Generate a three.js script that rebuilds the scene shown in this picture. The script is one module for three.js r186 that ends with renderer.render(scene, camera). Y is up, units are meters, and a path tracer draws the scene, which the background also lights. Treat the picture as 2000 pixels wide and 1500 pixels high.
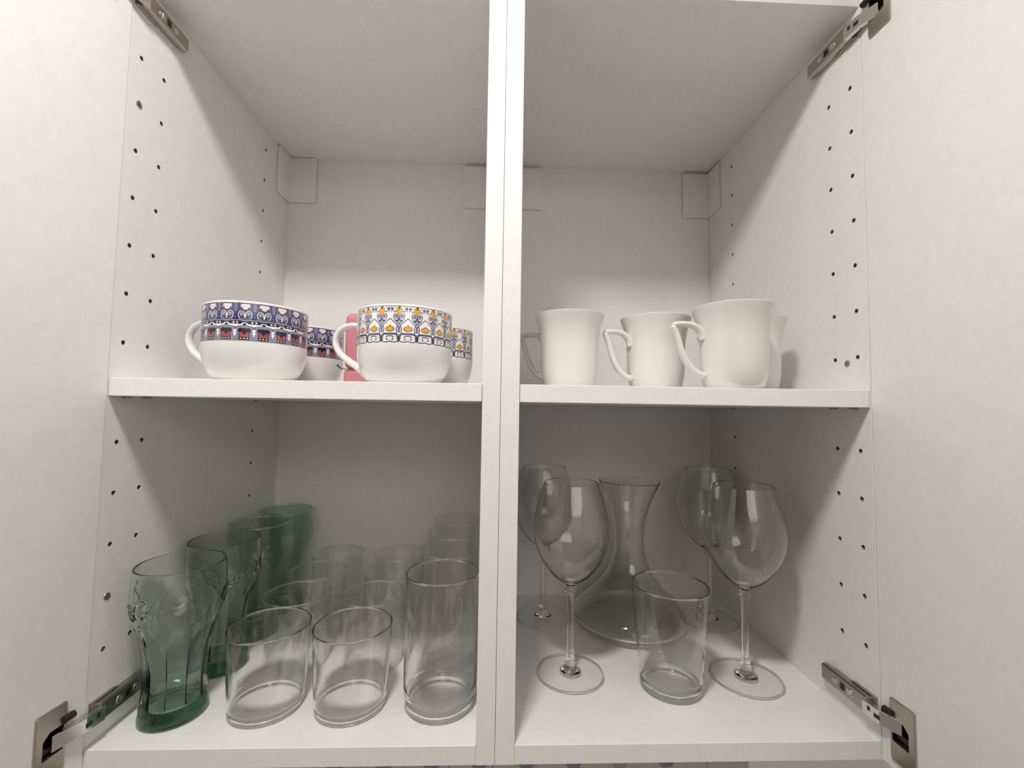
import * as THREE from 'three';
import { RoundedBoxGeometry } from 'three/addons/geometries/RoundedBoxGeometry.js';
import { mergeGeometries } from 'three/addons/utils/BufferGeometryUtils.js';
import { RectAreaLightUniformsLib } from 'three/addons/lights/RectAreaLightUniformsLib.js';

// ---------------------------------------------------------------- camera, light, exposure
const EXPOSURE = 0.97;
const LAMP_AT = [-0.128, 1.05, 0.396], LAMP_SIZE = 0.12, LAMP_POWER = 142, LAMP_COLOR = [1.0, 0.968, 0.935];
const FILL_AT = [0.45, 1.05, 2.3], FILL_SIZE = 1.5, FILL_POWER = 2.3;  // added fill light behind the viewer, lifts the shade inside the cabinets

const scene = new THREE.Scene();
scene.background = new THREE.Color(0, 0, 0);
const camera = new THREE.PerspectiveCamera(2 * Math.atan(750 / 858.8) * 180 / Math.PI, 2000 / 1500, 0.02, 20);
camera.position.set(-0.0045, 0.3407, 0.4407);
camera.rotation.order = 'YXZ';
camera.rotation.set(0.0562, -0.0355, 0.0152);
const renderer = new THREE.WebGLRenderer({ antialias: true });
renderer.toneMapping = THREE.LinearToneMapping;
renderer.toneMappingExposure = EXPOSURE;
renderer.shadowMap.enabled = true;
RectAreaLightUniformsLib.init();

// ---------------------------------------------------------------- helpers
const names = new Map();
function numbered(n) { const k = names.get(n) ?? 0; names.set(n, k + 1); return k ? `${n}_${String(k).padStart(3, '0')}` : n; }
function shadowy(m) { m.castShadow = m.receiveShadow = true; return m; }
function thing(name, label, category, [x, y, z] = [0, 0, 0], turn = 0, group) {
  const o = new THREE.Group(); o.name = numbered(name); scene.add(o);
  o.position.set(x, y, z); o.rotation.y = turn;
  o.userData = { label, category }; if (group) o.userData.group = group;
  return o;
}
function part(name, geo, mat, parent, label) {
  const g = Array.isArray(geo) ? (geo.length > 1 ? mergeGeometries(geo.map(plain)) : geo[0]) : geo;
  const m = shadowy(new THREE.Mesh(g, mat)); m.name = name; parent.add(m);
  if (label) m.userData.label = label;
  return m;
}
function struct(name, geo, mat) { const m = part(name, geo, mat, scene); m.userData.kind = 'structure'; return m; }
function copy(src, [x, y, z], turn, label, group) {
  const c = src.clone(); c.name = numbered(src.name.replace(/_\d{3}$/, '')); scene.add(c);
  c.position.set(x, y, z); c.rotation.y = turn; c.userData = { ...src.userData, label }; if (group) c.userData.group = group;
  return c;
}
function plain(g) { // same attributes everywhere, non indexed
  let q = g.index ? g.toNonIndexed() : g.clone();
  for (const k of Object.keys(q.attributes)) if (!['position', 'normal', 'uv'].includes(k)) q.deleteAttribute(k);
  if (!q.attributes.uv) q.setAttribute('uv', new THREE.BufferAttribute(new Float32Array(q.attributes.position.count * 2), 2));
  return q;
}
function uvMetres(g) {
  const p = g.attributes.position, n = g.attributes.normal, uv = new Float32Array(p.count * 2);
  for (let i = 0; i < p.count; i++) {
    const a = Math.abs(n.getX(i)), b = Math.abs(n.getY(i)), c = Math.abs(n.getZ(i));
    const [u, v] = a > b && a > c ? [p.getZ(i), p.getY(i)] : b > c ? [p.getX(i), p.getZ(i)] : [p.getX(i), p.getY(i)];
    uv[2 * i] = u; uv[2 * i + 1] = v;
  }
  g.setAttribute('uv', new THREE.BufferAttribute(uv, 2)); return g;
}
function box(x0, x1, y0, y1, z0, z1, r = 0.0006, seg = 2) {
  const w = Math.abs(x1 - x0), h = Math.abs(y1 - y0), d = Math.abs(z1 - z0);
  const g = new RoundedBoxGeometry(w, h, d, seg, Math.min(r, w * 0.49, h * 0.49, d * 0.49));
  g.translate((x0 + x1) / 2, (y0 + y1) / 2, (z0 + z1) / 2); return uvMetres(g);
}
// a flat outline in the (z, y) plane pushed along x from x0 by depth in direction dir
function sheetX(shape, x0, dir, depth, bevel = 0) {
  const g = new THREE.ExtrudeGeometry(shape, { depth: depth - 2 * bevel, bevelEnabled: bevel > 0, bevelSize: bevel, bevelThickness: bevel, bevelOffset: -bevel, bevelSegments: 2, curveSegments: 10 });
  g.translate(0, 0, bevel);
  const m = new THREE.Matrix4();
  // shape x is given as depth u = -z for dir > 0 and mirrored below for dir < 0, so that faces keep looking outward
  if (dir > 0) m.set(0, 0, 1, x0, 0, 1, 0, 0, -1, 0, 0, 0, 0, 0, 0, 1);
  else m.set(0, 0, -1, x0, 0, 1, 0, 0, 1, 0, 0, 0, 0, 0, 0, 1);
  g.applyMatrix4(m); return uvMetres(g);
}
function rectShape(u0, u1, v0, v1) { const s = new THREE.Shape(); s.moveTo(u0, v0); s.lineTo(u1, v0); s.lineTo(u1, v1); s.lineTo(u0, v1); s.closePath(); return s; }
function rectHole(u0, u1, v0, v1) { const s = new THREE.Path(); s.moveTo(u0, v0); s.lineTo(u0, v1); s.lineTo(u1, v1); s.lineTo(u1, v0); s.closePath(); return s; }
function ringHole(u, v, r) { const s = new THREE.Path(); s.absarc(u, v, r, 0, Math.PI * 2, true); return s; }
// revolve a profile of [r, y] (outward side to the left when going up); rad(theta, r, y) may reshape it
function revolve(prof, seg = 96, rad, uvOf) {
  const n = prof.length, pos = [], uv = [], idx = [];
  for (let i = 0; i <= seg; i++) for (let j = 0; j < n; j++) {
    const t = i / seg * Math.PI * 2, [r0, y] = prof[j], r = rad ? rad(t, r0, y, j) : r0;
    pos.push(r * Math.sin(t), y, r * Math.cos(t));
    uv.push(...(uvOf ? uvOf(i / seg, j) : [i / seg, j / (n - 1)]));
  }
  for (let i = 0; i < seg; i++) for (let j = 0; j < n - 1; j++) {
    const a = i * n + j, b = a + n, c = a + 1, d = b + 1;
    if (prof[j][0] > 1e-7) idx.push(a, b, c);
    if (prof[j + 1][0] > 1e-7) idx.push(b, d, c);
  }
  const g = new THREE.BufferGeometry();
  g.setAttribute('position', new THREE.Float32BufferAttribute(pos, 3));
  g.setAttribute('uv', new THREE.Float32BufferAttribute(uv, 2));
  g.setIndex(idx); g.computeVertexNormals();
  const N = g.attributes.normal;
  for (let j = 0; j < n; j++) { // join the seam
    const a = j, b = seg * n + j, v = new THREE.Vector3(N.getX(a) + N.getX(b), N.getY(a) + N.getY(b), N.getZ(a) + N.getZ(b)).normalize();
    N.setXYZ(a, v.x, v.y, v.z); N.setXYZ(b, v.x, v.y, v.z);
    if (prof[j][0] < 1e-7) for (let i = 0; i <= seg; i++) N.setXYZ(i * n + j, 0, Math.sign(N.getY(i * n + j)) || 1, 0);
  }
  return g;
}
function smooth(pts, n) { // Catmull-Rom through [r, y] points
  const c = new THREE.CatmullRomCurve3(pts.map(([a, b]) => new THREE.Vector3(a, b, 0)), false, 'centripetal');
  return c.getPoints(n).map((p) => [Math.max(0, p.x), p.y]);
}
// sweep an oval along a path lying in the plane z = 0
function sweep(pts, a, b, n = 48, ring = 18) {
  const c = new THREE.CatmullRomCurve3(pts.map(([x, y]) => new THREE.Vector3(x, y, 0)), false, 'centripetal');
  const P = c.getSpacedPoints(n), pos = [], idx = [], uv = [];
  for (let i = 0; i <= n; i++) {
    const t = P[Math.min(n, i + 1)].clone().sub(P[Math.max(0, i - 1)]).normalize(), w = i / n;
    const A = typeof a === 'function' ? a(w) : a, B = typeof b === 'function' ? b(w) : b;
    for (let k = 0; k < ring; k++) {
      const q = k / ring * Math.PI * 2, e = Math.cos(q) * A, f = Math.sin(q) * B;
      pos.push(P[i].x - t.y * e, P[i].y + t.x * e, f); uv.push(w, k / ring);
    }
  }
  for (let i = 0; i < n; i++) for (let k = 0; k < ring; k++) {
    const p = i * ring + k, q = i * ring + (k + 1) % ring; idx.push(p, q, p + ring, q, q + ring, p + ring);
  }
  for (const [at, flip] of [[0, 1], [n, 0]]) {
    const m = pos.length / 3; pos.push(P[at].x, P[at].y, 0); uv.push(0, 0);
    for (let k = 0; k < ring; k++) { const p = at * ring + k, q = at * ring + (k + 1) % ring; idx.push(...(flip ? [m, q, p] : [m, p, q])); }
  }
  const g = new THREE.BufferGeometry();
  g.setAttribute('position', new THREE.Float32BufferAttribute(pos, 3)); g.setAttribute('uv', new THREE.Float32BufferAttribute(uv, 2));
  g.setIndex(idx); g.computeVertexNormals(); return g;
}
function rng(s) { return () => ((s = (s * 1664525 + 1013904223) >>> 0) / 4294967296); }

// ---------------------------------------------------------------- materials
function grainTexture(seed, size, lo, hi) {
  const r = rng(seed), d = new Uint8Array(size * size * 4), coarse = Array.from({ length: 64 * 64 }, r);
  for (let y = 0; y < size; y++) for (let x = 0; x < size; x++) {
    const X = x / size * 64, Y = y / size * 64, i = Math.floor(X), j = Math.floor(Y), f = X - i, g = Y - j, at = (a, b) => coarse[(b % 64) * 64 + a % 64];
    const c = (at(i, j) * (1 - f) + at(i + 1, j) * f) * (1 - g) + (at(i, j + 1) * (1 - f) + at(i + 1, j + 1) * f) * g;
    const v = lo + (hi - lo) * (0.55 * c + 0.45 * r()), o = (y * size + x) * 4;
    d[o] = d[o + 1] = d[o + 2] = v; d[o + 3] = 255;
  }
  const t = new THREE.DataTexture(d, size, size); t.wrapS = t.wrapT = THREE.RepeatWrapping;
  t.magFilter = t.minFilter = THREE.LinearFilter; t.needsUpdate = true; return t;
}
const grainBump = grainTexture(7, 512, 0, 255); grainBump.repeat.set(4, 4);
const grainColour = grainTexture(9, 512, 246, 255); grainColour.colorSpace = THREE.SRGBColorSpace; grainColour.repeat.set(3, 3);
const std = (o) => new THREE.MeshStandardMaterial(o), phys = (o) => new THREE.MeshPhysicalMaterial(o);
const lin = (r, g, b) => new THREE.Color().setRGB(r, g, b);
const M = {
  board: std({ color: lin(0.92, 0.90, 0.875), roughness: 0.42, map: grainColour, bumpMap: grainBump, bumpScale: 0.00003 }),
  backBoard: std({ color: lin(0.91, 0.89, 0.865), roughness: 0.5, map: grainColour }),
  cover: std({ color: lin(0.88, 0.86, 0.82), roughness: 0.45 }),
  core: std({ color: lin(0.10, 0.07, 0.055), roughness: 0.9 }),
  nickel: std({ color: lin(0.46, 0.41, 0.35), roughness: 0.32, metalness: 1 }),
  chrome: std({ color: lin(0.74, 0.70, 0.68), roughness: 0.16, metalness: 1 }),
  darkMetal: std({ color: lin(0.05, 0.045, 0.04), roughness: 0.4, metalness: 0.6 }),
  black: std({ color: lin(0.012, 0.011, 0.011), roughness: 0.5 }),
  china: phys({ color: lin(0.80, 0.79, 0.765), roughness: 0.22, clearcoat: 0.6, clearcoatRoughness: 0.08 }),
  opal: phys({ color: lin(0.80, 0.78, 0.74), roughness: 0.3, clearcoat: 0.35, clearcoatRoughness: 0.12 }),
  pink: phys({ color: lin(0.66, 0.24, 0.27), roughness: 0.38, clearcoat: 0.2 }),
  wall: std({ color: lin(0.82, 0.79, 0.75), roughness: 0.85 }),
  ceiling: std({ color: lin(0.82, 0.80, 0.77), roughness: 0.9 }),
  floor: std({ color: lin(0.36, 0.30, 0.25), roughness: 0.5 }),
  thin: phys({ color: lin(0.997, 0.998, 0.997), transmission: 1, thickness: 0, roughness: 0, ior: 1.5 }),
  clear: phys({ color: lin(1, 1, 1), transmission: 1, thickness: 0.01, roughness: 0, ior: 1.5, }),
  greenish: phys({ color: lin(1, 1, 1), transmission: 1, thickness: 0.01, roughness: 0, ior: 1.5, attenuationColor: lin(0.74, 0.81, 0.70), attenuationDistance: 0.012 }),
  green: phys({ color: lin(1, 1, 1), transmission: 1, thickness: 0.01, roughness: 0, ior: 1.5, attenuationColor: lin(0.60, 0.80, 0.66), attenuationDistance: 0.016 }),
  greenThin: phys({ color: lin(0.865, 0.91, 0.875), transmission: 1, thickness: 0, roughness: 0, ior: 1.5 }),
};

// ---------------------------------------------------------------- the room around the cabinet
const CEIL = 1.075, FLOOR = -1.45, WZ = -0.372;
const RX0 = -1.9, RX1 = 1.7, RZ1 = 3.2;
const wallBack = struct('wall_back', box(RX0 - 0.1, RX1 + 0.1, FLOOR - 0.1, CEIL + 0.1, WZ - 0.12, WZ, 0.001), M.wall);
struct('wall_front', box(RX0 - 0.1, RX1 + 0.1, FLOOR - 0.1, CEIL + 0.1, RZ1, RZ1 + 0.12, 0.001), M.wall);
struct('wall_left', box(RX0 - 0.12, RX0, FLOOR - 0.1, CEIL + 0.1, WZ, RZ1, 0.001), M.wall);
struct('wall_right', box(RX1, RX1 + 0.12, FLOOR - 0.1, CEIL + 0.1, WZ, RZ1, 0.001), M.wall);
struct('ceiling', box(RX0, RX1, CEIL, CEIL + 0.12, WZ, RZ1, 0.001), M.ceiling);
struct('unseen_worktop', box(RX0, RX1, -0.56, -0.52, WZ, 0.265, 0.003), std({ color: lin(0.84, 0.83, 0.80), roughness: 0.35 }));  // out of view; pale so it bounces lamp light up to the cabinets
struct('floor', box(RX0, RX1, FLOOR - 0.12, FLOOR, WZ, RZ1, 0.001), M.floor);

function unseenLamp(at, size, power, label, round) {  // used for the main lamp and the added fill light, both out of view
  const t = thing('unseen_lamp', label, 'lamp', [at[0], CEIL, at[2]]);
  const R = size * 0.62, drop = CEIL - at[1] - 0.003;
  part('housing', revolve([[0, 0], [R * 1.12, 0], [R * 1.12, -drop * 0.6], [R * 1.06, -drop * 0.85], [R, -drop * 0.9], [R * 0.99, -drop * 0.5], [0, -drop * 0.5]].reverse(), 64), M.china, t);
  part('diffuser', revolve([[0, -drop], [R * 0.9, -drop], [R * 0.985, -drop * 0.85], [R * 0.985, -drop * 0.55]], 64),
    std({ color: lin(0.9, 0.9, 0.88), emissive: lin(...LAMP_COLOR), emissiveIntensity: power * 0.12, roughness: 0.6 }), t);
  const l = new THREE.RectAreaLight(new THREE.Color().setRGB(...LAMP_COLOR), power, size, size);
  l.position.set(0, at[1] - CEIL - 0.002, 0); l.rotation.x = -Math.PI / 2; t.add(l);
}
unseenLamp(LAMP_AT, LAMP_SIZE, LAMP_POWER, 'small round white ceiling lamp above the open cabinet');
unseenLamp(FILL_AT, FILL_SIZE, FILL_POWER, 'added fill light, very large and round, at the ceiling behind the viewer');

// wall tiles that show in the strip under the cabinets
{
  const pale = std({ color: lin(0.46, 0.42, 0.38), roughness: 0.25 }), blue = std({ color: lin(0.17, 0.17, 0.25), roughness: 0.25 }),
    brown = std({ color: lin(0.07, 0.04, 0.04), roughness: 0.25 }), mauve = std({ color: lin(0.32, 0.27, 0.30), roughness: 0.25 });
  const slab = new THREE.ExtrudeGeometry(rectShape(-0.037, 0.037, -0.037, 0.037), { depth: 0.004, bevelEnabled: true, bevelSize: 0.001, bevelThickness: 0.001, bevelSegments: 1 });
  const hexS = new THREE.Shape(); for (let k = 0; k < 6; k++) hexS[k ? 'lineTo' : 'moveTo'](0.018 * Math.cos(k * Math.PI / 3), 0.016 * Math.sin(k * Math.PI / 3)); hexS.closePath();
  const hex = new THREE.ExtrudeGeometry(hexS, { depth: 0.0015, bevelEnabled: false });
  const dot = new THREE.CylinderGeometry(0.008, 0.008, 0.0015, 16); dot.rotateX(Math.PI / 2);
  const put = (name, g, m, x, y, z) => { const t = part(name, g, m, wallBack); t.position.set(x, y, z); };
  for (let i = -7; i < 6; i++) for (let j = 0; j < 2; j++) put('tile', slab, pale, 0.0385 + i * 0.0765, -0.297 - j * 0.0765, WZ);
  for (let i = -6; i < 4; i++) {
    const x = 0.06 + i * 0.083;
    put('blue_tile', hex, i % 3 === 2 ? mauve : blue, x, -0.276, WZ + 0.005);
    put('round_tile', dot, brown, x + 0.042, -0.274, WZ + 0.0055);
    put('blue_tile', hex, i % 2 ? mauve : blue, x + 0.04, -0.312, WZ + 0.005);
    put('round_tile', dot, brown, x, -0.318, WZ + 0.0055);
  }
}

// ---------------------------------------------------------------- the two cabinets
const TOP = 0.783, FULL = 0.801, ZB = -0.3392, ZW = -0.37, SHELF = 0.3654;
const H0 = 0.7015, COLS = [0.0146, 0.0458, 0.2595];
function rowsOf(col) { const out = []; for (let i = (col === 2 ? -0.988 : 0); i < 13; i++) { const y = H0 - i * 0.05; if (y > 0.06 && Math.abs(y - 0.356) > 0.02) out.push(y); } return out; }
const discG = new THREE.CylinderGeometry(0.00245, 0.00245, 0.0012, 14); discG.rotateZ(Math.PI / 2);
const pipeG = (() => { const g = new THREE.CylinderGeometry(0.0025, 0.0025, 0.009, 14, 1, true); g.rotateZ(Math.PI / 2); return g; })();
const screwG = (() => {
  const a = new THREE.CylinderGeometry(0.0034, 0.0038, 0.0012, 20), b = new THREE.BoxGeometry(0.0012, 0.0005, 0.0042), c = new THREE.BoxGeometry(0.0042, 0.0005, 0.0012);
  b.translate(0, 0.00055, 0); c.translate(0, 0.00055, 0); const g = [a, b, c].map(plain); g.forEach((q) => q.rotateZ(Math.PI / 2)); return g;
})();

function sidePanel(parent, xin, dir, drilled) { // xin: inner face, dir: from the inside outward
  const rows = [];
  if (drilled) COLS.forEach((d, k) => rowsOf(k).forEach((y) => rows.push([d, y])));
  const skip = ([d, y]) => dir > 0 ? false : d === COLS[0] && (Math.abs(y - 0.6515) < 0.004 || Math.abs(y - 0.1515) < 0.004);
  const holes = rows.filter((q) => !skip(q));
  const u = (z) => dir > 0 ? -z : z; // the shape's first coordinate
  const s = rectShape(Math.min(u(0), u(ZW)), Math.max(u(0), u(ZW)), 0, FULL);
  for (const [d, y] of holes) s.holes.push(ringHole(u(-d), y, 0.0025));
  const th = Math.abs(xin) > 0.1 ? 0.018 : Math.abs(xin) - 0.0002;
  const inner = sheetX(s, xin, dir, th * 0.55), outer = box(xin + dir * th * 0.5501, xin + dir * th, 0, FULL, ZW, 0, 0.0004);
  const edge = box(xin + dir * 0.0001, xin + dir * th, 0.0001, FULL - 0.0001, -0.0008, 0.0004, 0.0004); // edge band
  const p = part('side_panel', [inner, outer, edge], M.board, parent);
  for (const [d, y] of holes) {
    const a = part('peg_hole', pipeG, M.core, p); a.position.set(xin + dir * 0.0048, y, -d);
    const b = part('hole_floor', discG, M.core, a); b.position.set(dir * 0.0045, 0, 0); p.attach(b); b.removeFromParent(); // the floor joins its hole below
  }
  p.children.forEach((c) => { c.geometry = holeG[dir > 0 ? 1 : 0]; });
  const sc = dir < 0 ? [[COLS[0], 0.6515], [COLS[0], 0.1515]] : [[0.0285, 0.396]];
  if (drilled) for (const [d, y] of sc) { const q = part('screw', screwG, M.nickel, p, 'grey cross-head screw'); q.position.set(xin - dir * 0.0002, y, -d); if (dir < 0) q.rotation.y = Math.PI; q.rotation.x = 0.5; }
  return p;
}
const holeG = [-1, 1].map((d) => { const f = discG.clone(); f.translate(d * 0.0042, 0, 0); return mergeGeometries([plain(pipeG), plain(f)]); });

function hinge(parent, s, yc, door, yPlate, off) { // off: how far the cup sits from the door's edge, beyond the usual // s = +1 right wall, -1 left wall
  const g = new THREE.Group(); g.name = 'hinge'; parent.add(g);
  const W = s * 0.382, X = (d) => W - s * d; // d: distance from the wall inward
  const B = (d0, d1, y0, y1, z0, z1, r) => box(Math.min(X(d0), X(d1)), Math.max(X(d0), X(d1)), yc + y0, yc + y1, z0, z1, r);
  // mounting plate on the wall, wider near the front
  const us = [[-0.002, -0.0105], [-0.028, -0.0105], [-0.034, -0.0085], [-0.056, -0.0085], [-0.056, 0.0085], [-0.034, 0.0085], [-0.028, 0.0105], [-0.002, 0.0105]];
  const pl = new THREE.Shape(); us.map(([z, y]) => [s > 0 ? z : -z, yc + y]).forEach(([a, b], i) => pl[i ? 'lineTo' : 'moveTo'](a, b)); pl.closePath();
  part('mounting_plate', sheetX(pl, W, -s, 0.0035, 0.0003), M.nickel, g);
  // arm body: a chamfered housing with its sides leaning in
  const arm = new THREE.Shape();
  const prof = [[0.0032, -0.0086], [0.0032, 0.0086], [0.0068, 0.0083], [0.0088, 0.0072], [0.0088, -0.0072], [0.0068, -0.0083]];
  prof.forEach(([d, y], i) => arm[i ? 'lineTo' : 'moveTo'](X(d), yc + y)); arm.closePath();
  const body = new THREE.ExtrudeGeometry(arm, { depth: 0.0602, bevelEnabled: true, bevelSize: 0.0002, bevelThickness: 0.0006, bevelSegments: 2 }); body.translate(0, 0, -0.0664);
  part('arm', uvMetres(body), M.nickel, g);
  const face = X(0.0091);
  const sq = part('slot', box(face - 0.0003, face + 0.0003, yc - 0.0032, yc + 0.0036, -0.0395, -0.0335, 0.0001), M.black, g); sq.userData.label = 'square black slot';
  for (const [z, r] of [[-0.0465, 0.0034], [-0.0265, 0.0042]]) {
    const ring = new THREE.TorusGeometry(r * 0.85, 0.0005, 8, 24); ring.rotateY(Math.PI / 2); ring.translate(face, yc, z);
    const head = new THREE.CylinderGeometry(r * 0.62, r * 0.7, 0.0012, 20); head.rotateZ(Math.PI / 2); head.translate(face, yc, z);
    const cross = [box(face - 0.0008, face + 0.0008, yc - r * 0.5, yc + r * 0.5, z - 0.0003, z + 0.0003, 0.0001)];
    part('adjusting_screw', [ring, head, ...cross], M.chrome, g);
  }
  part('end_clip', [B(0.003, 0.0098, -0.0084, 0.0084, -0.0072, -0.0052, 0.0003), B(0.0018, 0.0088, -0.0045, 0.0045, -0.0068, 0.0008, 0.001)], M.nickel, g);
  // the polished link from the arm into the cup: a bent channel
  const A = new THREE.Vector3(X(0.0098), 0, -0.009), E = new THREE.Vector3(X(0.0002), 0, 0.0235 + off), mid = new THREE.Vector3(X(0.0078), 0, 0.008);
  const link = [], yl = yc - 0.0018;
  for (const [p, q] of [[A, mid], [mid, E]]) {
    const L = p.distanceTo(q), ang = Math.atan2(q.x - p.x, q.z - p.z), c = p.clone().add(q).multiplyScalar(0.5);
    const add = (w, h, dx, dy, len = L + 0.001) => { const b = new RoundedBoxGeometry(w, h, len, 3, Math.min(0.0007, w * 0.45)); b.translate(dx, dy, 0); b.rotateY(ang); b.translate(c.x, yl + dy * 0, c.z); link.push(uvMetres(b)); };
    add(0.0014, 0.0136, 0, 0); add(0.0052, 0.0014, s * 0.002, 0.0062); add(0.0052, 0.0014, s * 0.002, -0.0062);
  }
  part('link', link, M.chrome, g, 'polished bent link');
  {
    const slots = []; const d = mid.clone().sub(A).normalize();
    for (const [f, len, y] of [[0.38, 0.0035, 0.0018], [0.86, 0.006, -0.0005]]) {
      const c = A.clone().lerp(mid, f), b = new RoundedBoxGeometry(0.0009, 0.0044, len, 2, 0.0004); b.translate(-s * 0.0005, y, 0); b.rotateY(Math.atan2(d.x, d.z)); b.translate(c.x, yl, c.z); slots.push(uvMetres(b));
    }
    part('link_slot', slots, M.black, g);
  }
  // cup plate on the door, turned with the door
  const cup = new THREE.Group();
  const o = yPlate - door.y0, sh = new THREE.Shape(), uu = (z) => s > 0 ? z : -z, w0 = 0.0115 + off, w1 = 0.0365 + off, hh = 0.0285, rr = 0.0012;
  const pts = [[w0 + rr, -hh], [w1 - rr, -hh], [w1, -hh + rr], [w1, hh - rr], [w1 - rr, hh], [w0 + rr, hh], [w0, hh - rr], [w0, -hh + rr]];
  pts.forEach(([z, y], i) => sh[i ? 'lineTo' : 'moveTo'](uu(z), o + y)); sh.closePath();
  const hole = new THREE.Path(); [[0.0135, 0.0105], [0.0255, 0.0105], [0.0305, 0.0055], [0.0305, -0.0105], [0.0135, -0.0105]].forEach(([z, y], i) => hole[i ? 'lineTo' : 'moveTo'](uu(z + off), o + y)); hole.closePath(); sh.holes.push(hole); // the cup's mouth
  const plate = part('cup_plate', sheetX(sh, 0, -s, 0.0024, 0.0004), M.nickel, g);
  const T = 0.0003, z0 = 0.0126 + off, z1 = 0.0314 + off, y0 = o - 0.0114, y1 = o + 0.0114, D = 0.0105;
  const bx = (a, b, c, d, e, f) => box(Math.min(s * a, s * b), Math.max(s * a, s * b), c, d, e, f, 0.0001);
  const cupM = part('cup', [bx(D - T, D, y0, y1, z0, z1), bx(-0.0002, D, y0, y0 + T, z0, z1), bx(-0.0002, D, y1 - T, y1, z0, z1), bx(-0.0002, D, y0, y1, z0, z0 + T), bx(-0.0002, D, y0, y1, z1 - T, z1),
    bx(0.002, 0.0035, o - 0.0085, o - 0.003, z0 + 0.002, z1 - 0.002)], M.darkMetal, g, 'dark cup recess');
  const damp = new THREE.CylinderGeometry(0.0032, 0.0032, 0.009, 18); damp.rotateX(Math.PI / 2); damp.translate(-s * 0.0026, o + 0.0135, 0.0105 + off);
  const dm = part('damper', damp, M.darkMetal, g, 'dark round damper');
  for (const m of [plate, cupM, dm]) { m.position.copy(door.mesh.position); m.rotation.copy(door.mesh.rotation); }
  return g;
}

function cabinet(s, label) { // s = -1 left cabinet, +1 right cabinet
  const t = thing('kitchen_cabinet', label, 'cabinet');
  const outX = s * 0.382, midX = s < 0 ? -0.0184 : 0.0188;
  sidePanel(t, outX, s, true);
  sidePanel(t, midX, -s, false);
  const a = Math.min(outX, midX) + 0.0001, b = Math.max(outX, midX) - 0.0001;
  part('bottom_panel', box(a, b, 0, 0.018, ZW, 0, 0.0005), M.board, t);
  part('top_panel', box(a, b, TOP, FULL, ZW, 0, 0.0005), M.board, t);
  part('back_panel', box(a, b, 0.018, TOP, ZB - 0.003, ZB - 0.0003, 0.0002), M.backBoard, t);
  part('shelf', box(a + 0.0004, b - 0.0004, SHELF - 0.018, SHELF, ZB + 0.002, -0.0004, 0.0006), M.board, t);
  for (const d of [COLS[0] + 0.004, COLS[1], COLS[2]]) for (const x of [outX, midX]) {
    const i = x === outX ? -s : s; part('shelf_peg', box(x, x + i * 0.007, SHELF - 0.0198, SHELF - 0.0179, -d - 0.0022, -d + 0.0022, 0.0006), M.nickel, t);
  }
  // L-shaped covers over the wall hangers
  for (const x of [outX, midX]) {
    const i = x === outX ? -s : s, wid = x === outX ? 0.0495 : 0.052, top = x === outX && s < 0 ? TOP - 0.0006 : TOP - 0.0052, y0 = s > 0 && x === outX ? 0.6965 : 0.7015;
    part('bracket_cover', [box(x, x + i * wid, y0, top, ZB, ZB + 0.0055, 0.0012), box(x, x + i * 0.0045, y0 + 0.0005, top, ZB, ZB + 0.043, 0.0012)], M.cover, t, 'white plastic corner cover');
  }
  // the door, swung open
  const open = s < 0 ? 93.2 : 90.4, tilt = (open - 90) * Math.PI / 180;
  const y0 = 0.002, hgt = 0.797, u = (z) => s > 0 ? -z : z, sh = rectShape(Math.min(u(0), u(0.396)), Math.max(u(0), u(0.396)), 0, hgt);
  const off = s < 0 ? 0.0075 : 0, plates = s < 0 ? [0.0475, 0.7635] : [0.0405, 0.7635];
  for (const yp of plates) sh.holes.push(rectHole(Math.min(u(0.0124 + off), u(0.0316 + off)), Math.max(u(0.0124 + off), u(0.0316 + off)), yp - y0 - 0.0116, yp - y0 + 0.0116));
  const dm = part('door', [sheetX(sh, 0, s, 0.0112), box(Math.min(s * 0.0112, s * 0.018), Math.max(s * 0.0112, s * 0.018), 0, hgt, 0, 0.396, 0.0008)], M.board, t);
  dm.position.set(s < 0 ? -0.3811 : 0.3822, y0, s < 0 ? 0.0018 : 0.0014); dm.rotation.y = s * tilt;
  const door = { mesh: dm, y0 };
  hinge(t, s, 0.0475, door, plates[0], off); hinge(t, s, 0.7605, door, plates[1], off);
  return t;
}
cabinet(-1, 'left white wall cabinet with its door open, holding patterned cups and green glasses');
cabinet(1, 'right white wall cabinet with its door open, holding white mugs and wine glasses');

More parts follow.
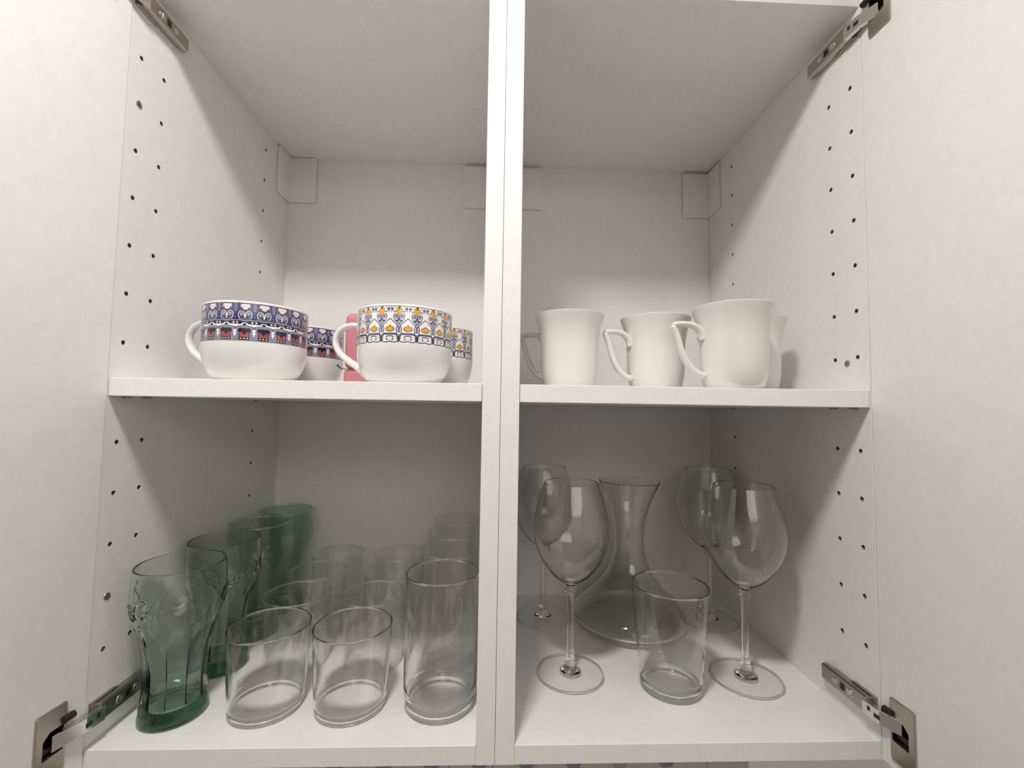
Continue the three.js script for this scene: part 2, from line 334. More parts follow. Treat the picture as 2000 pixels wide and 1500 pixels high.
// ---------------------------------------------------------------- printed bands of the big cups
function canvasTile(w, h, draw) {
  const c = document.createElement('canvas'); c.width = w; c.height = h; draw(c.getContext('2d'), w, h);
  const t = new THREE.CanvasTexture(c); t.colorSpace = THREE.SRGBColorSpace; t.wrapS = t.wrapT = THREE.RepeatWrapping; return t;
}
const twice = (g, w, f) => { f(); g.save(); g.translate(w, 0); g.scale(-1, 1); f(); g.restore(); }; // left half and its mirror
const bluePrint = canvasTile(256, 560, (g, w, h) => {
  const navy = '#1f1c4a', dark = '#17142e', slate = '#6f7290', pinkish = '#f3e2e6', white = '#f6f1f4', blue = '#3a3d8c';
  g.fillStyle = '#595a7c'; g.fillRect(0, 0, w, h);
  twice(g, w, () => {
    // grey stem with leaves
    g.fillStyle = '#7b7f9c'; g.beginPath(); g.moveTo(0, 10); g.lineTo(34, 10); g.lineTo(22, 44); g.lineTo(46, 62); g.lineTo(18, 84); g.lineTo(26, 120); g.lineTo(0, 130); g.fill();
    g.strokeStyle = navy; g.lineWidth = 6; g.beginPath(); g.moveTo(36, 8); g.lineTo(24, 44); g.lineTo(50, 62); g.lineTo(20, 86); g.lineTo(30, 122); g.stroke();
    g.fillStyle = navy; g.beginPath(); g.ellipse(0, 196, 58, 66, 0, 0, 7); g.fill();
    g.fillStyle = blue; for (const [x, y, r] of [[0, 142, 15], [22, 164, 13], [0, 184, 13], [34, 196, 12], [14, 214, 12], [0, 242, 11], [40, 228, 9]]) { g.beginPath(); g.arc(x, y, r, 0, 7); g.fill(); }
    g.fillStyle = '#8f93c4'; for (const [x, y] of [[10, 152], [26, 182], [6, 204], [30, 216]]) { g.beginPath(); g.arc(x, y, 5, 0, 7); g.fill(); }
    // scroll
    g.strokeStyle = dark; g.lineWidth = 26; g.beginPath(); g.arc(80, 168, 44, Math.PI * 0.62, Math.PI * 2.4); g.stroke();
    g.strokeStyle = white; g.lineWidth = 11; g.beginPath(); g.moveTo(60, 226); g.quadraticCurveTo(28, 190, 40, 150); g.quadraticCurveTo(64, 104, 104, 132); g.quadraticCurveTo(128, 160, 108, 192); g.stroke();
    g.lineWidth = 8; g.beginPath(); g.arc(80, 164, 17, Math.PI * 0.3, Math.PI * 1.8); g.stroke();
    g.fillStyle = white; g.beginPath(); g.arc(92, 156, 7, 0, 7); g.fill();
    g.strokeStyle = '#e3d9e6'; g.lineWidth = 5; g.beginPath(); g.moveTo(0, 260); g.quadraticCurveTo(60, 238, 128, 262); g.stroke();
  });
  // pale crown between the stems
  g.fillStyle = pinkish; g.beginPath(); g.moveTo(58, 12); g.lineTo(198, 12); g.lineTo(190, 34); g.lineTo(214, 56); g.lineTo(176, 66); g.lineTo(160, 92); g.lineTo(128, 104); g.lineTo(96, 92); g.lineTo(80, 66); g.lineTo(42, 56); g.lineTo(66, 34); g.closePath(); g.fill();
  g.strokeStyle = navy; g.lineWidth = 6; g.stroke();
  g.strokeStyle = '#cfb4c4'; g.lineWidth = 4; for (const x of [100, 128, 156]) { g.beginPath(); g.arc(x, 50, 11, 0, 7); g.stroke(); }
  g.fillStyle = white; g.beginPath(); g.moveTo(128, 116); g.lineTo(142, 206); g.lineTo(128, 240); g.lineTo(114, 206); g.closePath(); g.fill(); g.strokeStyle = navy; g.lineWidth = 5; g.stroke();
  // dark band with paired dots
  g.fillStyle = dark; g.fillRect(0, 268, w, 44);
  g.fillStyle = white; for (const x of [26, 230]) { g.beginPath(); g.arc(x, 288, 13, 0, 7); g.fill(); }
  g.fillStyle = slate; g.fillRect(86, 262, 84, 12);
  g.fillStyle = white; g.beginPath(); g.moveTo(0, 312); g.lineTo(80, 312); g.lineTo(98, 290); g.lineTo(158, 290); g.lineTo(176, 312); g.lineTo(w, 312); g.lineTo(w, 352); g.quadraticCurveTo(128, 300, 0, 352); g.closePath(); g.fill();
  g.fillStyle = dark; g.beginPath(); g.moveTo(110, 300); g.lineTo(146, 300); g.lineTo(160, 344); g.lineTo(96, 344); g.closePath(); g.fill();
  g.fillStyle = '#8c909c'; g.beginPath(); g.ellipse(128, 384, 118, 56, 0, Math.PI, 0); g.fill();
  g.fillStyle = '#85879f'; g.fillRect(0, 384, w, h - 384);
  // red blocks with dark tufts
  g.fillStyle = dark; for (const x of [66, 92, 128, 164, 190]) { g.beginPath(); g.ellipse(x, 402, 24, 34, 0, 0, 7); g.fill(); }
  g.fillStyle = dark; g.fillRect(56, 420, 144, 124); g.fillStyle = '#b04a54'; g.fillRect(66, 430, 124, 68);
  g.fillStyle = dark; g.beginPath(); g.moveTo(92, 424); g.lineTo(164, 424); g.lineTo(128, 478); g.closePath(); g.fill();
  g.fillStyle = '#2a1a26'; g.fillRect(60, 498, 136, 44);
  g.fillStyle = '#f2ead9'; for (const x of [84, 128, 172]) { g.beginPath(); g.ellipse(x, 520, 12, 9, 0, 0, 7); g.fill(); }
  twice(g, w, () => { g.fillStyle = '#f7f4f7'; g.beginPath(); g.moveTo(0, 388); g.lineTo(20, 396); g.lineTo(20, 450); g.lineTo(0, 500); g.closePath(); g.fill(); g.fillStyle = '#9a9aaa'; g.fillRect(0, 424, 20, 8); });
  g.fillStyle = navy; g.fillRect(0, 0, w, 9);
});
const yellowPrint = canvasTile(256, 560, (g, w, h) => {
  const navy = '#3a3a5c', yellow = '#eaa91f', orange = '#d98a1c';
  g.fillStyle = '#f4f1f3'; g.fillRect(0, 0, w, h);
  g.strokeStyle = navy; g.lineWidth = 11; g.lineCap = 'round'; g.lineJoin = 'round';
  g.fillStyle = navy; g.fillRect(0, 0, w, 10);
  // centre line: drop, stem; the pumpkin sits half a repeat away
  twice(g, w, () => {
    g.lineWidth = 12; g.strokeStyle = '#3e3e66';
    g.beginPath(); g.moveTo(128, 118); g.quadraticCurveTo(128, 190, 112, 250); g.stroke();
    g.beginPath(); g.arc(80, 152, 30, Math.PI * 0.9, Math.PI * 2.5); g.stroke();
    g.beginPath(); g.arc(82, 154, 12, 0, 7); g.stroke();
    g.lineWidth = 11; g.beginPath(); g.moveTo(52, 150); g.quadraticCurveTo(52, 220, 120, 262); g.stroke();
    g.fillStyle = '#46466e'; g.beginPath(); g.ellipse(96, 220, 15, 20, 0.5, 0, 7); g.fill();
    g.beginPath(); g.ellipse(118, 190, 9, 16, 0.2, 0, 7); g.fill();
    g.lineWidth = 9; g.beginPath(); g.moveTo(0, 60); g.quadraticCurveTo(40, 70, 60, 24); g.stroke();
    g.beginPath(); g.arc(34, 92, 20, Math.PI, Math.PI * 2.2); g.stroke();
    g.fillStyle = '#3e3e66'; g.beginPath(); g.arc(22, 40, 16, 0, 7); g.fill(); g.beginPath(); g.arc(70, 86, 10, 0, 7); g.fill();
    // arch over the pumpkin
    g.strokeStyle = navy; g.lineWidth = 12; g.beginPath(); g.moveTo(0, 190); g.quadraticCurveTo(50, 230, 84, 268); g.quadraticCurveTo(140, 310, 128, 400); g.stroke();
    g.beginPath(); g.moveTo(128, 262); g.quadraticCurveTo(70, 330, 100, 400); g.stroke();
    g.lineWidth = 11; g.strokeStyle = '#6a6aa0'; g.beginPath(); g.moveTo(128, 300); g.quadraticCurveTo(104, 340, 112, 388); g.stroke();
    g.strokeStyle = navy; g.lineWidth = 14; g.beginPath(); g.moveTo(0, 408); g.lineTo(84, 408); g.lineTo(118, 432); g.stroke();
    // pumpkin on the seam
    g.fillStyle = orange; g.beginPath(); g.ellipse(0, 344, 62, 38, 0, 0, 7); g.fill();
    g.fillStyle = yellow; g.beginPath(); g.ellipse(0, 338, 52, 27, 0, 0, 7); g.fill();
    g.strokeStyle = '#4a3a28'; g.lineWidth = 8; g.beginPath(); g.ellipse(0, 344, 62, 38, 0, 0, 7); g.stroke();
    g.lineWidth = 12; g.beginPath(); g.moveTo(0, 306); g.lineTo(0, 284); g.stroke();
    // lower cartouche
    g.strokeStyle = navy; g.lineWidth = 15; g.fillStyle = '#e9e7e6';
    g.beginPath(); g.moveTo(0, 424); g.lineTo(80, 424); g.quadraticCurveTo(104, 424, 108, 460); g.lineTo(114, 516); g.quadraticCurveTo(106, 540, 60, 538); g.quadraticCurveTo(22, 536, 0, 524); g.fill(); g.stroke();
    g.lineWidth = 14; g.beginPath(); g.moveTo(0, 448); g.lineTo(26, 448); g.quadraticCurveTo(48, 450, 48, 472); g.stroke();
    g.fillStyle = navy; g.beginPath(); g.arc(40, 496, 12, 0, 7); g.fill();
    g.beginPath(); g.moveTo(128, 430); g.lineTo(112, 452); g.lineTo(122, 540); g.lineTo(128, 546); g.fill();
  });
  g.fillStyle = yellow; g.beginPath(); g.moveTo(128, 132); g.bezierCurveTo(62, 92, 72, 14, 128, 36); g.bezierCurveTo(184, 14, 194, 92, 128, 132); g.fill();
  g.strokeStyle = '#5a4630'; g.lineWidth = 5; g.stroke();
  g.fillStyle = '#3a2a1c'; g.beginPath(); g.moveTo(106, 12); g.lineTo(150, 12); g.lineTo(128, 58); g.closePath(); g.fill();
});
const bandMat = (map) => phys({ map, roughness: 0.25, clearcoat: 0.6, clearcoatRoughness: 0.08 });

// ---------------------------------------------------------------- big patterned cups
function makeCup(label, print, repeats, shift) {
  const t = thing('cup', label, 'cup', [0, 0, 0], 0, 'wide patterned cups on the left shelf');
  const lower = smooth([[0.0352, 0], [0.0385, 0.0012], [0.0425, 0.0055], [0.0472, 0.0135], [0.0504, 0.0235], [0.0519, 0.033], [0.0522, 0.0395]], 40);
  const y0 = 0.0395, y1 = 0.0785;
  const wallR = (y) => 0.0522 - 0.0003 * (y - y0) / (y1 - y0);
  const band = []; for (let i = 0; i <= 8; i++) { const y = y0 + (y1 - y0) * i / 8; band.push([wallR(y), y]); }
  const lip = [[wallR(y1), y1], [0.0518, 0.0797], [0.0512, 0.0807], [0.0503, 0.0810], [0.0494, 0.0806], [0.0488, 0.0795]];
  const inside = [...smooth([[0.0486, 0.078], [0.0488, 0.04], [0.0478, 0.026], [0.044, 0.0145], [0.037, 0.0075], [0.025, 0.0055], [0, 0.005]], 40)];
  part('bowl', [revolve([[0, 0.0018], [0.032, 0.0018], [0.0335, 0], ...lower], 128), revolve([...lip, ...inside], 128)], M.china, t);
  part('printed_band', revolve(band, 128, null, (u, j) => [u * repeats + shift, j / 8]), bandMat(print), t, 'printed band of ornaments');
  const h = [[0.0495, 0.0655], [0.057, 0.0672], [0.066, 0.0668], [0.075, 0.0625], [0.0805, 0.0545], [0.0808, 0.0455], [0.0755, 0.0355], [0.066, 0.0275], [0.0555, 0.0205], [0.0465, 0.013], [0.041, 0.0072]].map(([r, y]) => [-r, y]);
  part('handle', sweep(h, (w) => 0.0034 + 0.0012 * w * w * w, (w) => 0.0056 - 0.0008 * Math.sin(w * Math.PI), 64, 22), M.china, t);
  return t;
}
const SH = SHELF + 0.0001;
const blueCup = makeCup('white cup with blue and red printed band, at the front of the left shelf', bluePrint, 19, 0.3);
blueCup.position.set(-0.2748, SH, -0.0606); blueCup.rotation.y = -0.12;
copy(blueCup, [-0.276, SH, -0.1862], 0.1, 'white cup with blue and red printed band, standing behind the front one');
const yellowCup = makeCup('white cup with yellow and navy printed band, at the front beside the centre panel', yellowPrint, 18, 0.0);
yellowCup.position.set(-0.1085, SH, -0.0586); yellowCup.rotation.y = -0.1;
copy(yellowCup, [-0.0905, SH, -0.1685], 0.1, 'white cup with yellow and navy printed band, half hidden behind the front one');

{ // pink case between the cups
  const t = thing('pink_case', 'pink rounded plastic case standing behind the handle of the yellow patterned cup', 'case', [-0.1815, SH, -0.152]);
  part('body', box(-0.024, 0.024, 0, 0.0235, -0.0125, 0.0125, 0.006, 5), M.pink, t);
  part('lid', box(-0.024, 0.024, 0.0238, 0.0985, -0.0125, 0.0125, 0.0085, 6), M.pink, t);
  part('cord', sweep([[-0.0315, 0.0292], [-0.0285, 0.0262], [-0.0245, 0.0238], [-0.0225, 0.0236], [0.012, 0.0236]], (w) => 0.0012 - 0.0007 * Math.min(1, w * 4), 0.0008, 40, 10).translate(0, 0, 0.0124), M.black, t, 'thin black cord');
}

// ---------------------------------------------------------------- plain white mugs
function makeMug(label) {
  const t = thing('mug', label, 'mug', [0, 0, 0], 0, 'white mugs on the right shelf');
  const out = smooth([[0.0265, 0], [0.0285, 0.0012], [0.0308, 0.0055], [0.0328, 0.0135], [0.0341, 0.026], [0.0346, 0.042], [0.0351, 0.056], [0.0364, 0.067], [0.0387, 0.077], [0.0413, 0.085], [0.0427, 0.0893]], 70);
  const lip = [[0.0427, 0.0897], [0.0422, 0.0900], [0.0414, 0.0899]];
  const inn = smooth([[0.0408, 0.089], [0.0372, 0.077], [0.0348, 0.067], [0.0334, 0.056], [0.0328, 0.042], [0.0322, 0.026], [0.0305, 0.0135], [0.027, 0.006], [0.018, 0.0042], [0, 0.004]], 50);
  part('body', revolve([[0, 0.0015], [0.0245, 0.0015], [0.0252, 0.0002], ...out, ...lip, ...inn], 128), M.opal, t);
  const A = [[0.0333, 0.0535], [0.0346, 0.0600], [0.0382, 0.0665], [0.0445, 0.0712], [0.0530, 0.0731], [0.0615, 0.0730], [0.0692, 0.0716]].map(([r, y]) => [-r, y]);
  const B = [[0.0692, 0.0719], [0.0650, 0.0630], [0.0622, 0.0540], [0.0594, 0.0435], [0.0556, 0.0335], [0.0502, 0.0248], [0.0432, 0.0180], [0.0365, 0.0150], [0.0305, 0.0142]].map(([r, y]) => [-r, y]);
  const end = (q) => Math.sqrt(Math.max(0.0004, 1 - (1 - Math.min(1, q / 0.07)) ** 2)), lower = (p) => p.map(([x, y]) => [x, y - 0.0022 * Math.min(1, Math.max(0, (y - 0.03) / 0.04))]);
  part('handle', [sweep(lower(A), (w) => end(w) * end((1 - w) * 1.6) * (0.0038 - 0.0009 * w + 0.0016 * (1 - w) ** 4), (w) => end(w) * end((1 - w) * 1.6) * (0.0054 - 0.0012 * w), 60, 20), sweep(lower(B), (w) => end(1 - w) * end(w * 1.6) * (0.0030 + 0.0007 * w), (w) => end(1 - w) * end(w * 1.6) * (0.0042 + 0.0012 * w), 70, 20)], M.opal, t);
  return t;
}
const mug = makeMug('white flared mug nearest the centre panel, its handle turned away to the left');
mug.position.set(0.0841, SH, -0.0933); mug.rotation.y = -0.6;
copy(mug, [0.1931, SH, -0.0984], 0.2, 'white flared mug in the middle, its handle half overlapped by the front mug');
copy(mug, [0.2558, SH, -0.032], 0.03, 'white flared mug in front at the shelf edge, largest in view');
copy(mug, [0.3128, SH, -0.0985], 0.12, 'white flared mug mostly hidden behind the front mug, casting a shadow on the side wall');

// ---------------------------------------------------------------- clear glassware
// outer / inner: profiles [r, y] going up / going up; ys: height where the solid foot ends
function split(prof, y) {
  const lo = prof.filter((q) => q[1] <= y - 1e-6), hi = prof.filter((q) => q[1] > y + 1e-6), a = lo[lo.length - 1], b = hi[0], f = (y - a[1]) / (b[1] - a[1]);
  const m = [a[0] + (b[0] - a[0]) * f, y]; return [[...lo, m], [m, ...hi]];
}
function glassParts(t, outer, inner, ys, solid, seg = 128, ring) { // thin sheets for the foot and the walls of the rows behind; solid walls in front; solid rims
  const [oLo, oHi] = split(outer, ys), [iLo, iHi] = split(inner, ys);
  const rO = outer[outer.length - 1], rI = inner[inner.length - 1], c = [(rO[0] + rI[0]) / 2, rO[1]], rad = (rO[0] - rI[0]) / 2 * 1.12;
  const down = (p) => [...p].reverse(), loop = (cx, cy, a, b, n = 20) => Array.from({ length: n + 1 }, (_, k) => [cx + a * Math.cos(k / n * 2 * Math.PI - Math.PI), cy + b * Math.sin(k / n * 2 * Math.PI - Math.PI)]);
  const pair = (o, i) => [revolve(o, seg), revolve(down(i), seg)];
  part('foot', pair(oLo, iLo), M.thin, t);
  part('wall', pair(oHi, iHi), solid ? M.clear : M.thin, t);
  part('rim', revolve(loop(c[0], c[1], rad, rad * 1.25), seg), M.clear, t);
  if (ring) part('base_ring', revolve(loop(ring[0], ring[1], ring[2], ring[3]), seg), ring[4] ?? M.clear, t);
}
function glassSolid(t, outer, inner, ys, seg = 128) {
  const [oLo, oHi] = split(outer, ys), [iLo, iHi] = split(inner, ys), rO = outer[outer.length - 1], rI = inner[inner.length - 1], c = [(rO[0] + rI[0]) / 2, rO[1]], rad = (rO[0] - rI[0]) / 2;
  const down = (p) => [...p].reverse(), lip = Array.from({ length: 11 }, (_, k) => [c[0] + rad * Math.cos(k * Math.PI / 10), c[1] + rad * Math.sin(k * Math.PI / 10)]);
  part('foot', [revolve(oLo, seg), revolve(down(iLo), seg)], M.thin, t);
  part('wall', [revolve(oHi, seg), revolve(down(iHi), seg)], M.clear, t);
  part('rim', revolve(lip, seg), M.clear, t);
}
const dense = (a, b, n) => Array.from({ length: n + 1 }, (_, i) => [a[0] + (b[0] - a[0]) * i / n, a[1] + (b[1] - a[1]) * i / n]);

function makeTumbler(label, group, solid) {
  const t = thing('tumbler', label, 'glass', [0, 0, 0], 0, group);
  const outer = [...smooth([[0, 0.0008], [0.029, 0.0006], [0.0325, 0.0002], [0.0352, 0.001], [0.0369, 0.0032], [0.0375, 0.007]], 30), ...dense([0.0376, 0.009], [0.0413, 0.0845], 8)];
  const inner = [...smooth([[0, 0.0052], [0.022, 0.005], [0.031, 0.0052], [0.0345, 0.0068], [0.0356, 0.0095]], 24), ...dense([0.0359, 0.012], [0.0399, 0.0845], 8)];
  glassParts(t, outer, inner, 0.011, solid, 128, solid && [0.0353, 0.0032, 0.0013, 0.0021]);
  return t;
}
function makeTall(label, group, solid) {
  const t = thing('tall_glass', label, 'glass', [0, 0, 0], 0, group);
  const outer = [...smooth([[0, 0.001], [0.028, 0.0008], [0.032, 0.0002], [0.0358, 0.0018], [0.0382, 0.0062], [0.0392, 0.013], [0.0396, 0.03], [0.0398, 0.06], [0.0399, 0.1], [0.04, 0.14]], 70)];
  const inner = [...smooth([[0, 0.0075], [0.022, 0.0072], [0.031, 0.0085], [0.0355, 0.0125], [0.0372, 0.02], [0.0379, 0.035], [0.0382, 0.06], [0.0384, 0.1], [0.0386, 0.14]], 60)];
  glassParts(t, outer, inner, 0.016, solid, 128, solid && [0.0356, 0.0042, 0.0018, 0.0030]);
  return t;
}
const FL = 0.0181;
const gT = 'low clear tumblers on the cabinet floor', gL = 'tall clear glasses beside the centre panel', gG = 'green soda glasses along the left wall', gW = 'wine glasses in the right cabinet';
const low = makeTumbler('low clear tumbler in front beside the green glass, first of the left row', gT, true);
low.position.set(-0.2455, FL, -0.0600);
copy(low, [-0.1564, FL, -0.0604], 0.4, 'low clear tumbler in front beside the tall glass, first of the right row');
const rear = (o) => { o.scale.set(0.964, 1, 0.964); return o; }; // the rows behind are a hair slimmer
const lowB = rear(makeTumbler('low clear tumbler second in the left row, close behind the front one', gT, false));
lowB.position.set(-0.2519, FL, -0.1415);
copy(lowB, [-0.1555, FL, -0.1415], 0, 'low clear tumbler second in the right row, close behind the front one');
copy(lowB, [-0.2575, FL, -0.2210], 0, 'low clear tumbler third in the left row, beside the green glasses');
copy(lowB, [-0.1520, FL, -0.2212], 0, 'low clear tumbler third in the right row, beside the tall glasses');
copy(lowB, [-0.2565, FL, -0.2990], 0, 'low clear tumbler at the back wall in the left row');
copy(lowB, [-0.1575, FL, -0.2990], 0, 'low clear tumbler at the back wall in the right row');
const tall = makeTall('tall clear glass in front against the centre panel', gL, true);
tall.position.set(-0.0606, FL, -0.063);
const tallB = rear(makeTall('tall clear glass second in the row, seen through the front tall glass', gL, false));
tallB.position.set(-0.0612, FL, -0.1425);
copy(tallB, [-0.0625, FL, -0.2200], 0, 'tall clear glass third in the row beside the centre panel');
copy(tallB, [-0.0640, FL, -0.2978], 0, 'tall clear glass at the back wall beside the centre panel');

{ // single tumbler in the right cabinet
  const t = thing('tumbler', 'taller clear tumbler with a thick greenish base between the two front wine glasses', 'glass', [0.2056, FL, -0.0872]);
  const outer = [...smooth([[0, 0.001], [0.026, 0.0008], [0.030, 0.0002], [0.0333, 0.0014], [0.0352, 0.0048], [0.0358, 0.010]], 30), ...dense([0.0361, 0.014], [0.0439, 0.1168], 10)];
  const inner = [...smooth([[0, 0.0092], [0.02, 0.009], [0.0295, 0.0096], [0.0332, 0.012], [0.0344, 0.016]], 24), ...dense([0.0347, 0.019], [0.0425, 0.1168], 10)];
  glassParts(t, outer, inner, 0.018, true, 128, [0.0322, 0.0050, 0.0026, 0.0040, M.greenish]);
}

// ---------------------------------------------------------------- green fluted glasses with raised script
function scriptStrokes() { // the two words as pen strokes, x to the right, y up, capital height 1
  const out = []; let x = 0;
  const add = (pts, close) => { const c = new THREE.CatmullRomCurve3(pts.map(([a, b]) => new THREE.Vector3(x + a + b * 0.25, b, 0)), !!close); out.push(c.getPoints(close ? 20 : 26).map((p) => [p.x, p.y])); };
  const cap = () => { add([[0.62, 0.62], [0.66, 0.86], [0.48, 0.98], [0.2, 0.82], [0.03, 0.42], [0.1, 0.08], [0.36, 0], [0.66, 0.16]]); x += 0.62; };
  const o = () => { add([[0.17, 0.46], [0.02, 0.26], [0.1, 0.03], [0.26, 0.1], [0.31, 0.34]], true); add([[0.28, 0.4], [0.38, 0.36], [0.46, 0.4]]); x += 0.4; };
  const c = () => { add([[0.3, 0.38], [0.2, 0.46], [0.05, 0.28], [0.08, 0.05], [0.24, 0.03], [0.4, 0.18]]); x += 0.36; };
  const a = () => { add([[0.28, 0.42], [0.12, 0.44], [0.02, 0.22], [0.1, 0.02], [0.24, 0.14], [0.32, 0.44]]); add([[0.33, 0.46], [0.28, 0.14], [0.36, 0.01], [0.52, 0.14]]); x += 0.48; };
  const l = () => { add([[0, 0.12], [0.2, 0.6], [0.22, 0.96], [0.1, 0.9], [0.06, 0.3], [0.12, 0.02], [0.28, 0.14]]); x += 0.24; };
  cap(); o(); c(); a(); add([[0.04, 0.3], [0.22, 0.32]]); x += 0.3; cap(); o(); l(); a();
  out.push([[0.35, -0.02], [0.8, -0.18], [1.5, -0.16], [2.1, -0.1]]);
  return [out, x];
}
const [STROKES, SCRIPT_W] = scriptStrokes();
function makeGreen(label, rearRow) {
  const N = 10, outer0 = [[0, 0.0012], [0.024, 0.001], [0.0272, 0.0001], [0.0292, 0.0006], [0.0304, 0.0024], [0.0307, 0.005], [0.0301, 0.010], [0.0291, 0.02], [0.0281, 0.03], [0.0277, 0.04], [0.0281, 0.05], [0.0290, 0.06], [0.0305, 0.07], [0.0324, 0.08], [0.0348, 0.09], [0.0375, 0.1], [0.0398, 0.11], [0.0412, 0.12], [0.0416, 0.13], [0.0413, 0.14], [0.0405, 0.154]];
  const outer = smooth(outer0, 230);
  const inner = smooth([[0, 0.0125], [0.012, 0.0126], [0.0205, 0.0138], [0.0238, 0.0175], [0.0245, 0.024], [0.0243, 0.034], [0.0247, 0.046], [0.0258, 0.058], [0.0276, 0.07], [0.0298, 0.08], [0.0323, 0.09], [0.0351, 0.1], [0.0375, 0.11], [0.0390, 0.12], [0.0395, 0.13], [0.0393, 0.14], [0.0386, 0.154]], 110);
  const st = (a, b, v) => { const q = Math.min(1, Math.max(0, (v - a) / (b - a))); return q * q * (3 - 2 * q); };
  const poly = (th) => { const w = Math.PI * 2 / N, q = ((th % w) + w) % w - w / 2; return Math.cos(Math.PI / N) / Math.cos(q); };
  const flute = (y) => st(0.012, 0.028, y) * (1 - st(0.088, 0.106, y));
  const cap = 0.019, y0 = 0.1115, R = 0.041;
  const memo = new Map();
  const ink = (th, y) => { // 0..1: how much of a letter stands here; the script appears twice around
    const v = (y - y0) / cap; if (v < -0.35 || v > 1.15) return 0;
    const key = Math.round(th * 1e5) * 4096 + Math.round(y * 1e5); if (memo.has(key)) return memo.get(key);
    const half = Math.PI, s = ((th % half) + half) % half, u = s * R / cap - (half * R / cap - SCRIPT_W) / 2;
    let best = 9;
    if (u > -0.5 && u < SCRIPT_W + 0.5) for (const p of STROKES) for (let i = 0; i + 1 < p.length; i++) {
      const [ax, ay] = p[i], [bx, by] = p[i + 1]; if (Math.min(ax, bx) - u > 0.12 || u - Math.max(ax, bx) > 0.12) continue;
      const dx = bx - ax, dy = by - ay, k = Math.min(1, Math.max(0, ((u - ax) * dx + (v - ay) * dy) / (dx * dx + dy * dy || 1)));
      best = Math.min(best, Math.hypot(u - ax - k * dx, v - ay - k * dy));
    }
    const r = 1 - st(0.025, 0.095, best); memo.set(key, r); return r;
  };
  const radO = (th, r, y) => r * (1 + (poly(th) - 1) * 1.0 * flute(y)) + 0.0011 * ink(th, y);
  const radI = (th, r, y) => r * (1 + (poly(th) - 1) * 1.3 * st(0.013, 0.02, y) * (1 - st(0.08, 0.1, y)));
  const lip = Array.from({ length: 11 }, (_, k) => [0.03955 + 0.00095 * Math.cos(k * Math.PI / 10), 0.154 + 0.00095 * Math.sin(k * Math.PI / 10)]);
  // one closed piece of glass
  let m;
  if (!rearRow) m = new THREE.Mesh(mergeGeometries([revolve(outer, 380, radO), revolve(lip, 380), revolve([...inner].reverse(), 380, radI)].map(plain)), M.green);
  else { // thin walls over a solid base, with a solid rim
    const [oLo, oHi] = split(outer, 0.022), [iLo, iHi] = split(inner, 0.022), a = oLo[oLo.length - 1], b = iLo[iLo.length - 1];
    const base = [revolve(oLo, 380, radO), revolve([a, b], 380, (th, r, y, j) => j ? radI(th, r, y) : radO(th, r, y)), revolve([...iLo].reverse(), 380, radI)];
    const ringP = Array.from({ length: 17 }, (_, k) => [0.03955 + 0.0011 * Math.cos(k / 8 * Math.PI - Math.PI), 0.154 + 0.0013 * Math.sin(k / 8 * Math.PI - Math.PI)]);
    const glass = mergeGeometries([...base, revolve(ringP, 380)].map(plain)), sheet = mergeGeometries([revolve(oHi, 380, radO), revolve([...iHi].reverse(), 380, radI)].map(plain));
    m = new THREE.Mesh(mergeGeometries([glass, sheet], true), [M.green, M.greenThin]);
  }
  shadowy(m);
  m.name = numbered('soda_glass'); scene.add(m); m.userData = { label, category: 'glass', group: gG };
  return m;
}
const green = makeGreen('green fluted soda glass with raised script nearest the front, beside the hinge');
green.position.set(-0.3354, FL, -0.0495); green.rotation.y = -2.2;
const greenB = rear(makeGreen('green fluted soda glass second from the front along the left wall'));
greenB.position.set(-0.3408, FL, -0.1338); greenB.rotation.y = -0.5;
const greenC = rear(makeGreen('green fluted soda glass third from the front along the left wall', true));
greenC.position.set(-0.3408, FL, -0.2148); greenC.rotation.y = -0.1;
copy(greenC, [-0.3404, FL, -0.2958], -0.6, 'green fluted soda glass in the far left corner at the back wall');

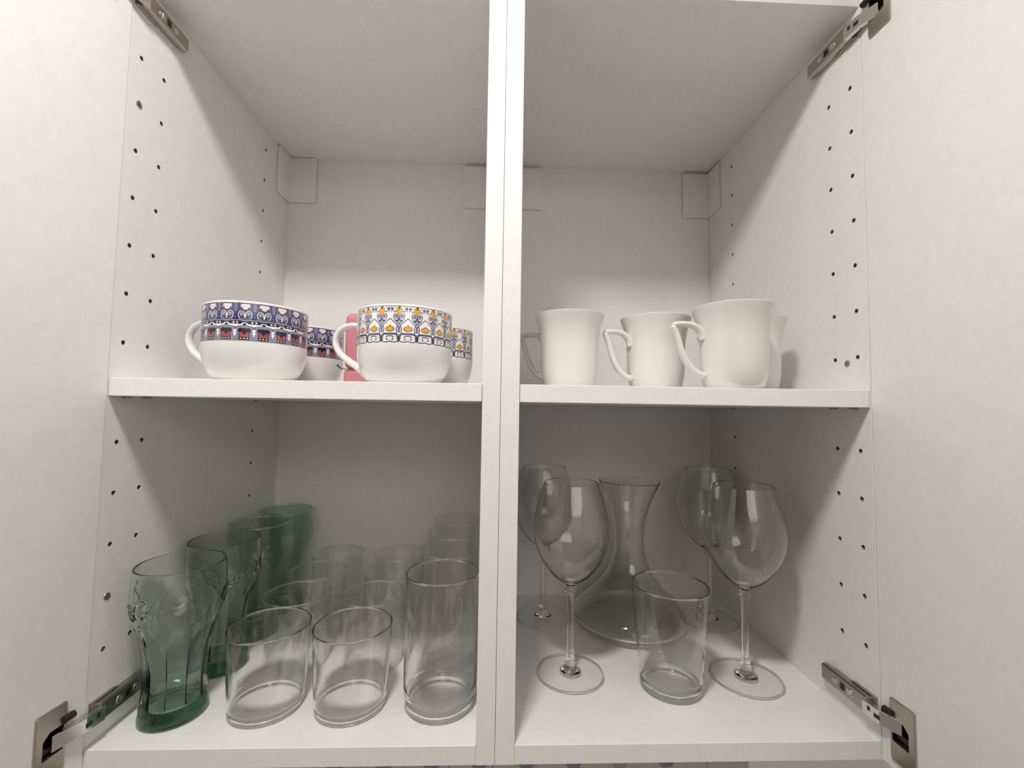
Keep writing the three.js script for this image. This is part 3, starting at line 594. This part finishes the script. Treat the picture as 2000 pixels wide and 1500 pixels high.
// ---------------------------------------------------------------- wine glasses and decanter
function makeWine(label, solid) {
  const t = thing('wine_glass', label, 'wine glass', [0, 0, 0], 0, gW);
  const footO = smooth([[0, 0.0004], [0.02, 0.0003], [0.0385, 0.0001], [0.0405, 0.0006], [0.0409, 0.0014], [0.0400, 0.0023], [0.034, 0.0029], [0.022, 0.0037], [0.0135, 0.0048]], 50);
  const stem = smooth([[0, 0.0034], [0.009, 0.0034], [0.0130, 0.0040], [0.0128, 0.0050], [0.0092, 0.0068], [0.0066, 0.0102], [0.0060, 0.0128], [0.0066, 0.0144], [0.0056, 0.0162], [0.0047, 0.021], [0.0042, 0.032], [0.0039, 0.05], [0.0039, 0.075], [0.0043, 0.090], [0.0052, 0.0965], [0.0064, 0.0990], [0.0066, 0.1005], [0.0056, 0.1018], [0.0068, 0.1032], [0.0070, 0.1044], [0.0060, 0.1056], [0.0070, 0.1068], [0.0072, 0.1072]], 130);
  const bowlO = smooth([[0.0072, 0.1072], [0.0092, 0.1092], [0.0150, 0.1128], [0.0228, 0.119], [0.0318, 0.130], [0.0386, 0.140], [0.0428, 0.150], [0.0456, 0.160], [0.0470, 0.1705], [0.0471, 0.180], [0.0459, 0.190], [0.0436, 0.200], [0.0408, 0.210], [0.0378, 0.220], [0.0344, 0.2314]], 90);
  const bowlI = smooth([[0, 0.1118], [0.006, 0.1122], [0.0135, 0.1148], [0.0216, 0.1208], [0.0306, 0.1314], [0.0374, 0.1412], [0.0416, 0.151], [0.0444, 0.1605], [0.0459, 0.171], [0.0460, 0.180], [0.0448, 0.1895], [0.0426, 0.1995], [0.0399, 0.2095], [0.0369, 0.2197], [0.0335, 0.2314]], 90);
  part('foot', revolve(footO, 96), M.thin, t);
  part('stem', revolve(stem, 64), M.clear, t);
  part('foot_edge', revolve(Array.from({ length: 17 }, (_, k) => [0.0399 + 0.0014 * Math.cos(k / 8 * Math.PI - Math.PI), 0.0015 + 0.0013 * Math.sin(k / 8 * Math.PI - Math.PI)]), 96), M.clear, t);
  if (solid) part('bowl', [revolve(bowlO, 128), revolve([[0.0344, 0.2314], [0.0343, 0.2317], [0.03395, 0.2319], [0.0336, 0.2317], [0.0335, 0.2314]], 128), revolve([...bowlI].reverse(), 128)], M.clear, t);
  else {
    const ys = 0.119, [oLo, oHi] = split(bowlO, ys), [iLo, iHi] = split(bowlI, ys), a = oLo[oLo.length - 1], b = iLo[iLo.length - 1];
    const bowl = part('bowl', [revolve(oHi, 128), revolve([...iHi].reverse(), 128), revolve([[0.0344, 0.2314], [0.0343, 0.2317], [0.03395, 0.2319], [0.0336, 0.2317], [0.0335, 0.2314]], 128)], M.thin, t);
    part('bowl_base', [revolve(oLo, 96), revolve([a, b], 96), revolve([...iLo].reverse(), 96)], M.clear, bowl);
  }
  return t;
}
const wine = makeWine('stemmed wine glass in front near the centre panel, left of the tumbler', true);
wine.position.set(0.0919, FL, -0.1138);
copy(wine, [0.3045, FL, -0.1019], 0, 'stemmed wine glass in front on the right, closest to the right side wall');
const wineB = makeWine('stemmed wine glass at the back, partly hidden by the centre panel', true);
wineB.position.set(0.0735, FL, -0.2585);
copy(wineB, [0.3325, FL, -0.2495], 0, 'stemmed wine glass in the far right corner, seen through the front one');
{
  const t = thing('decanter', 'clear glass decanter with flared neck and wide flat base behind the tumbler', 'decanter', [0.2045, FL, -0.2445]);
  const outer = smooth([[0, 0.001], [0.06, 0.001], [0.072, 0.0002], [0.080, 0.0022], [0.0846, 0.0075], [0.0850, 0.014], [0.082, 0.0225], [0.073, 0.0325], [0.060, 0.0435], [0.0475, 0.056], [0.0372, 0.070], [0.0295, 0.085], [0.0245, 0.1], [0.0222, 0.115], [0.0218, 0.128], [0.0232, 0.145], [0.0268, 0.163], [0.0325, 0.181], [0.0395, 0.198], [0.0466, 0.2132]], 150);
  const inner = smooth([[0, 0.0048], [0.055, 0.0046], [0.072, 0.0052], [0.080, 0.0085], [0.0826, 0.0145], [0.0800, 0.0213], [0.0714, 0.0308], [0.0584, 0.0420], [0.0459, 0.0546], [0.0355, 0.0690], [0.0278, 0.0843], [0.0228, 0.0995], [0.0205, 0.115], [0.0201, 0.128], [0.0215, 0.1453], [0.0251, 0.1637], [0.0309, 0.1818], [0.0380, 0.199], [0.0452, 0.2132]], 150);
  glassSolid(t, outer, inner, 0.0095, 160);
}

renderer.render(scene, camera);
